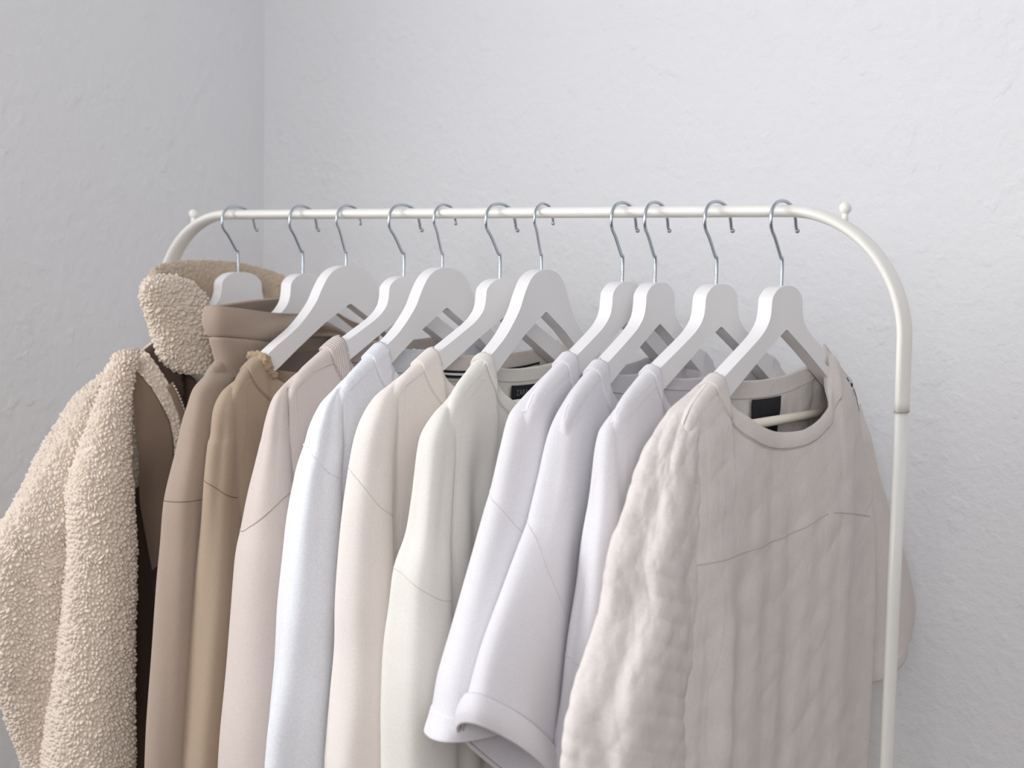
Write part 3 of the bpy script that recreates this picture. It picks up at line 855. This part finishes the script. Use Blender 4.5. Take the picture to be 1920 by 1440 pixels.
# yoke and front opening, laid over the front panel
def strip(a0, a1, d, off, mat, name, n=14, solid=.001):
    """a0,a1 arrays over depth d: strip of the front panel between two edges"""
    q = np.linspace(0, 1, n)[None]; D = np.asarray(d)[:, None] + 0 * q; A = np.asarray(a0)[:, None] * (1 - q) + np.asarray(a1)[:, None] * q
    V = b.pt(A, D, 1, off)
    if mat is M['lining'] or mat is M['sherpa']: V = pebble(V, False, amp=.003, flip=pebflip(V, X1, 1))
    return mesh_np(name, V.reshape(-1, 3), grid_faces(len(d), n), mat, g, True, 0, solid)
dd = np.linspace(0, .30, 260)
yoke = strip(np.interp(dd, [0, .1, .3], [.99, .94, .70]), np.interp(dd, [0, .1, .3], [.95, .74, .47]), dd, .007, M['brown'], 'yoke', 40)
strip(np.interp(dd, [0, .1, .3], [.95, .74, .47]), np.interp(dd, [0, .1, .3], [.84, .66, .42]), dd, .010, M['sherpa'], 'front_facing', 50)
strip(np.interp(dd, [0, .1, .3], [.84, .66, .42]), np.interp(dd, [0, .1, .3], [.5, .2, -.1]), dd, .004, M['dark'], 'inner_shade', 20)  # dark strip paints in the shaded inside of the open front
d3 = np.linspace(.17, .58, 60)
strip(np.interp(d3, [.17, .22, .52], [.93, 1.0, 1.0]), np.interp(d3, [.17, .3, .52], [.6, .2, -.2]), d3, .0035, M['dark'], 'inner_shade', 30)  # dark strip painted for the shade in the gap beside the sleeve
dz_ = np.linspace(.05, .30, 50)
strip(np.interp(dz_, [0, .1, .3], [.87, .69, .45]), np.interp(dz_, [0, .1, .3], [.82, .64, .40]), dz_, .013, M['brown'], 'zip_tape', 5)
zt_ = b.pt(np.interp(dz_, [0, .1, .3], [.83, .65, .41]), dz_, 1, .015)
tube('zip', np.repeat(zt_, 4, 0) + np.tile(np.array([[0, 0, 0], [0, 0, -.001], [0, 0, -.002], [0, 0, -.003]]), (len(zt_), 1)), np.tile([.0017, .0017, .0009, .0009], len(zt_)), M['zip'], g, 8)
# collar: thick near flap and the stand behind the hanger
CL = [(300, 516), (280, 522), (268, 540), (267, 562), (278, 593), (287, 620), (296, 655), (312, 685), (330, 700)]
CR = [(330, 518), (362, 530), (385, 556), (392, 580), (392, 620), (394, 660), (394, 690), (392, 708)]
s = Sleeve(CL, X1 + .030, fn((1.42, .013), (1.35, .015), (1.28, .012)), None, CR, zb=zpx(345, 700, X1 + .03), fold=.002, seed=114, capr=.012, power=2.6)
o = s.build(M['sherpa'], g, 220, 240, 0, name='collar', peb=.0052)
nk = smooth_path([(X1 + .01, -.135, 1.37), (X1 - .03, -.12, 1.39), (X1 - .055, -.05, 1.40), (X1 - .055, .04, 1.40), (X1 - .035, .10, 1.388), (X1 - .005, .128, 1.37), (X1 + .02, .12, 1.36)], 420)
o = tube('collar_stand', nk, .034, M['lining'], g, 50, .013, (0, 0, 0.0001))
bpy.data.objects.remove(o)
n = len(nk); m = 120; a = np.linspace(0, 2 * np.pi, m, endpoint=False)
T = np.gradient(nk, axis=0); T[:, 2] = 0; T /= np.linalg.norm(T, axis=1)[:, None]; N = np.stack([-T[:, 1], T[:, 0], 0 * T[:, 0]], 1)
V = nk[:, None] + N[:, None] * (np.sin(a) * .012)[None, :, None] + np.array([0, 0, 1.])[None, None] * (np.sign(np.cos(a)) * np.abs(np.cos(a)) ** .8 * .036)[None, :, None]
V = pebble(V, True, amp=.003, flip=1.)
o = mesh_np('collar_stand', V.reshape(-1, 3), grid_faces(n, m, True), M['lining'], g, True, 0)
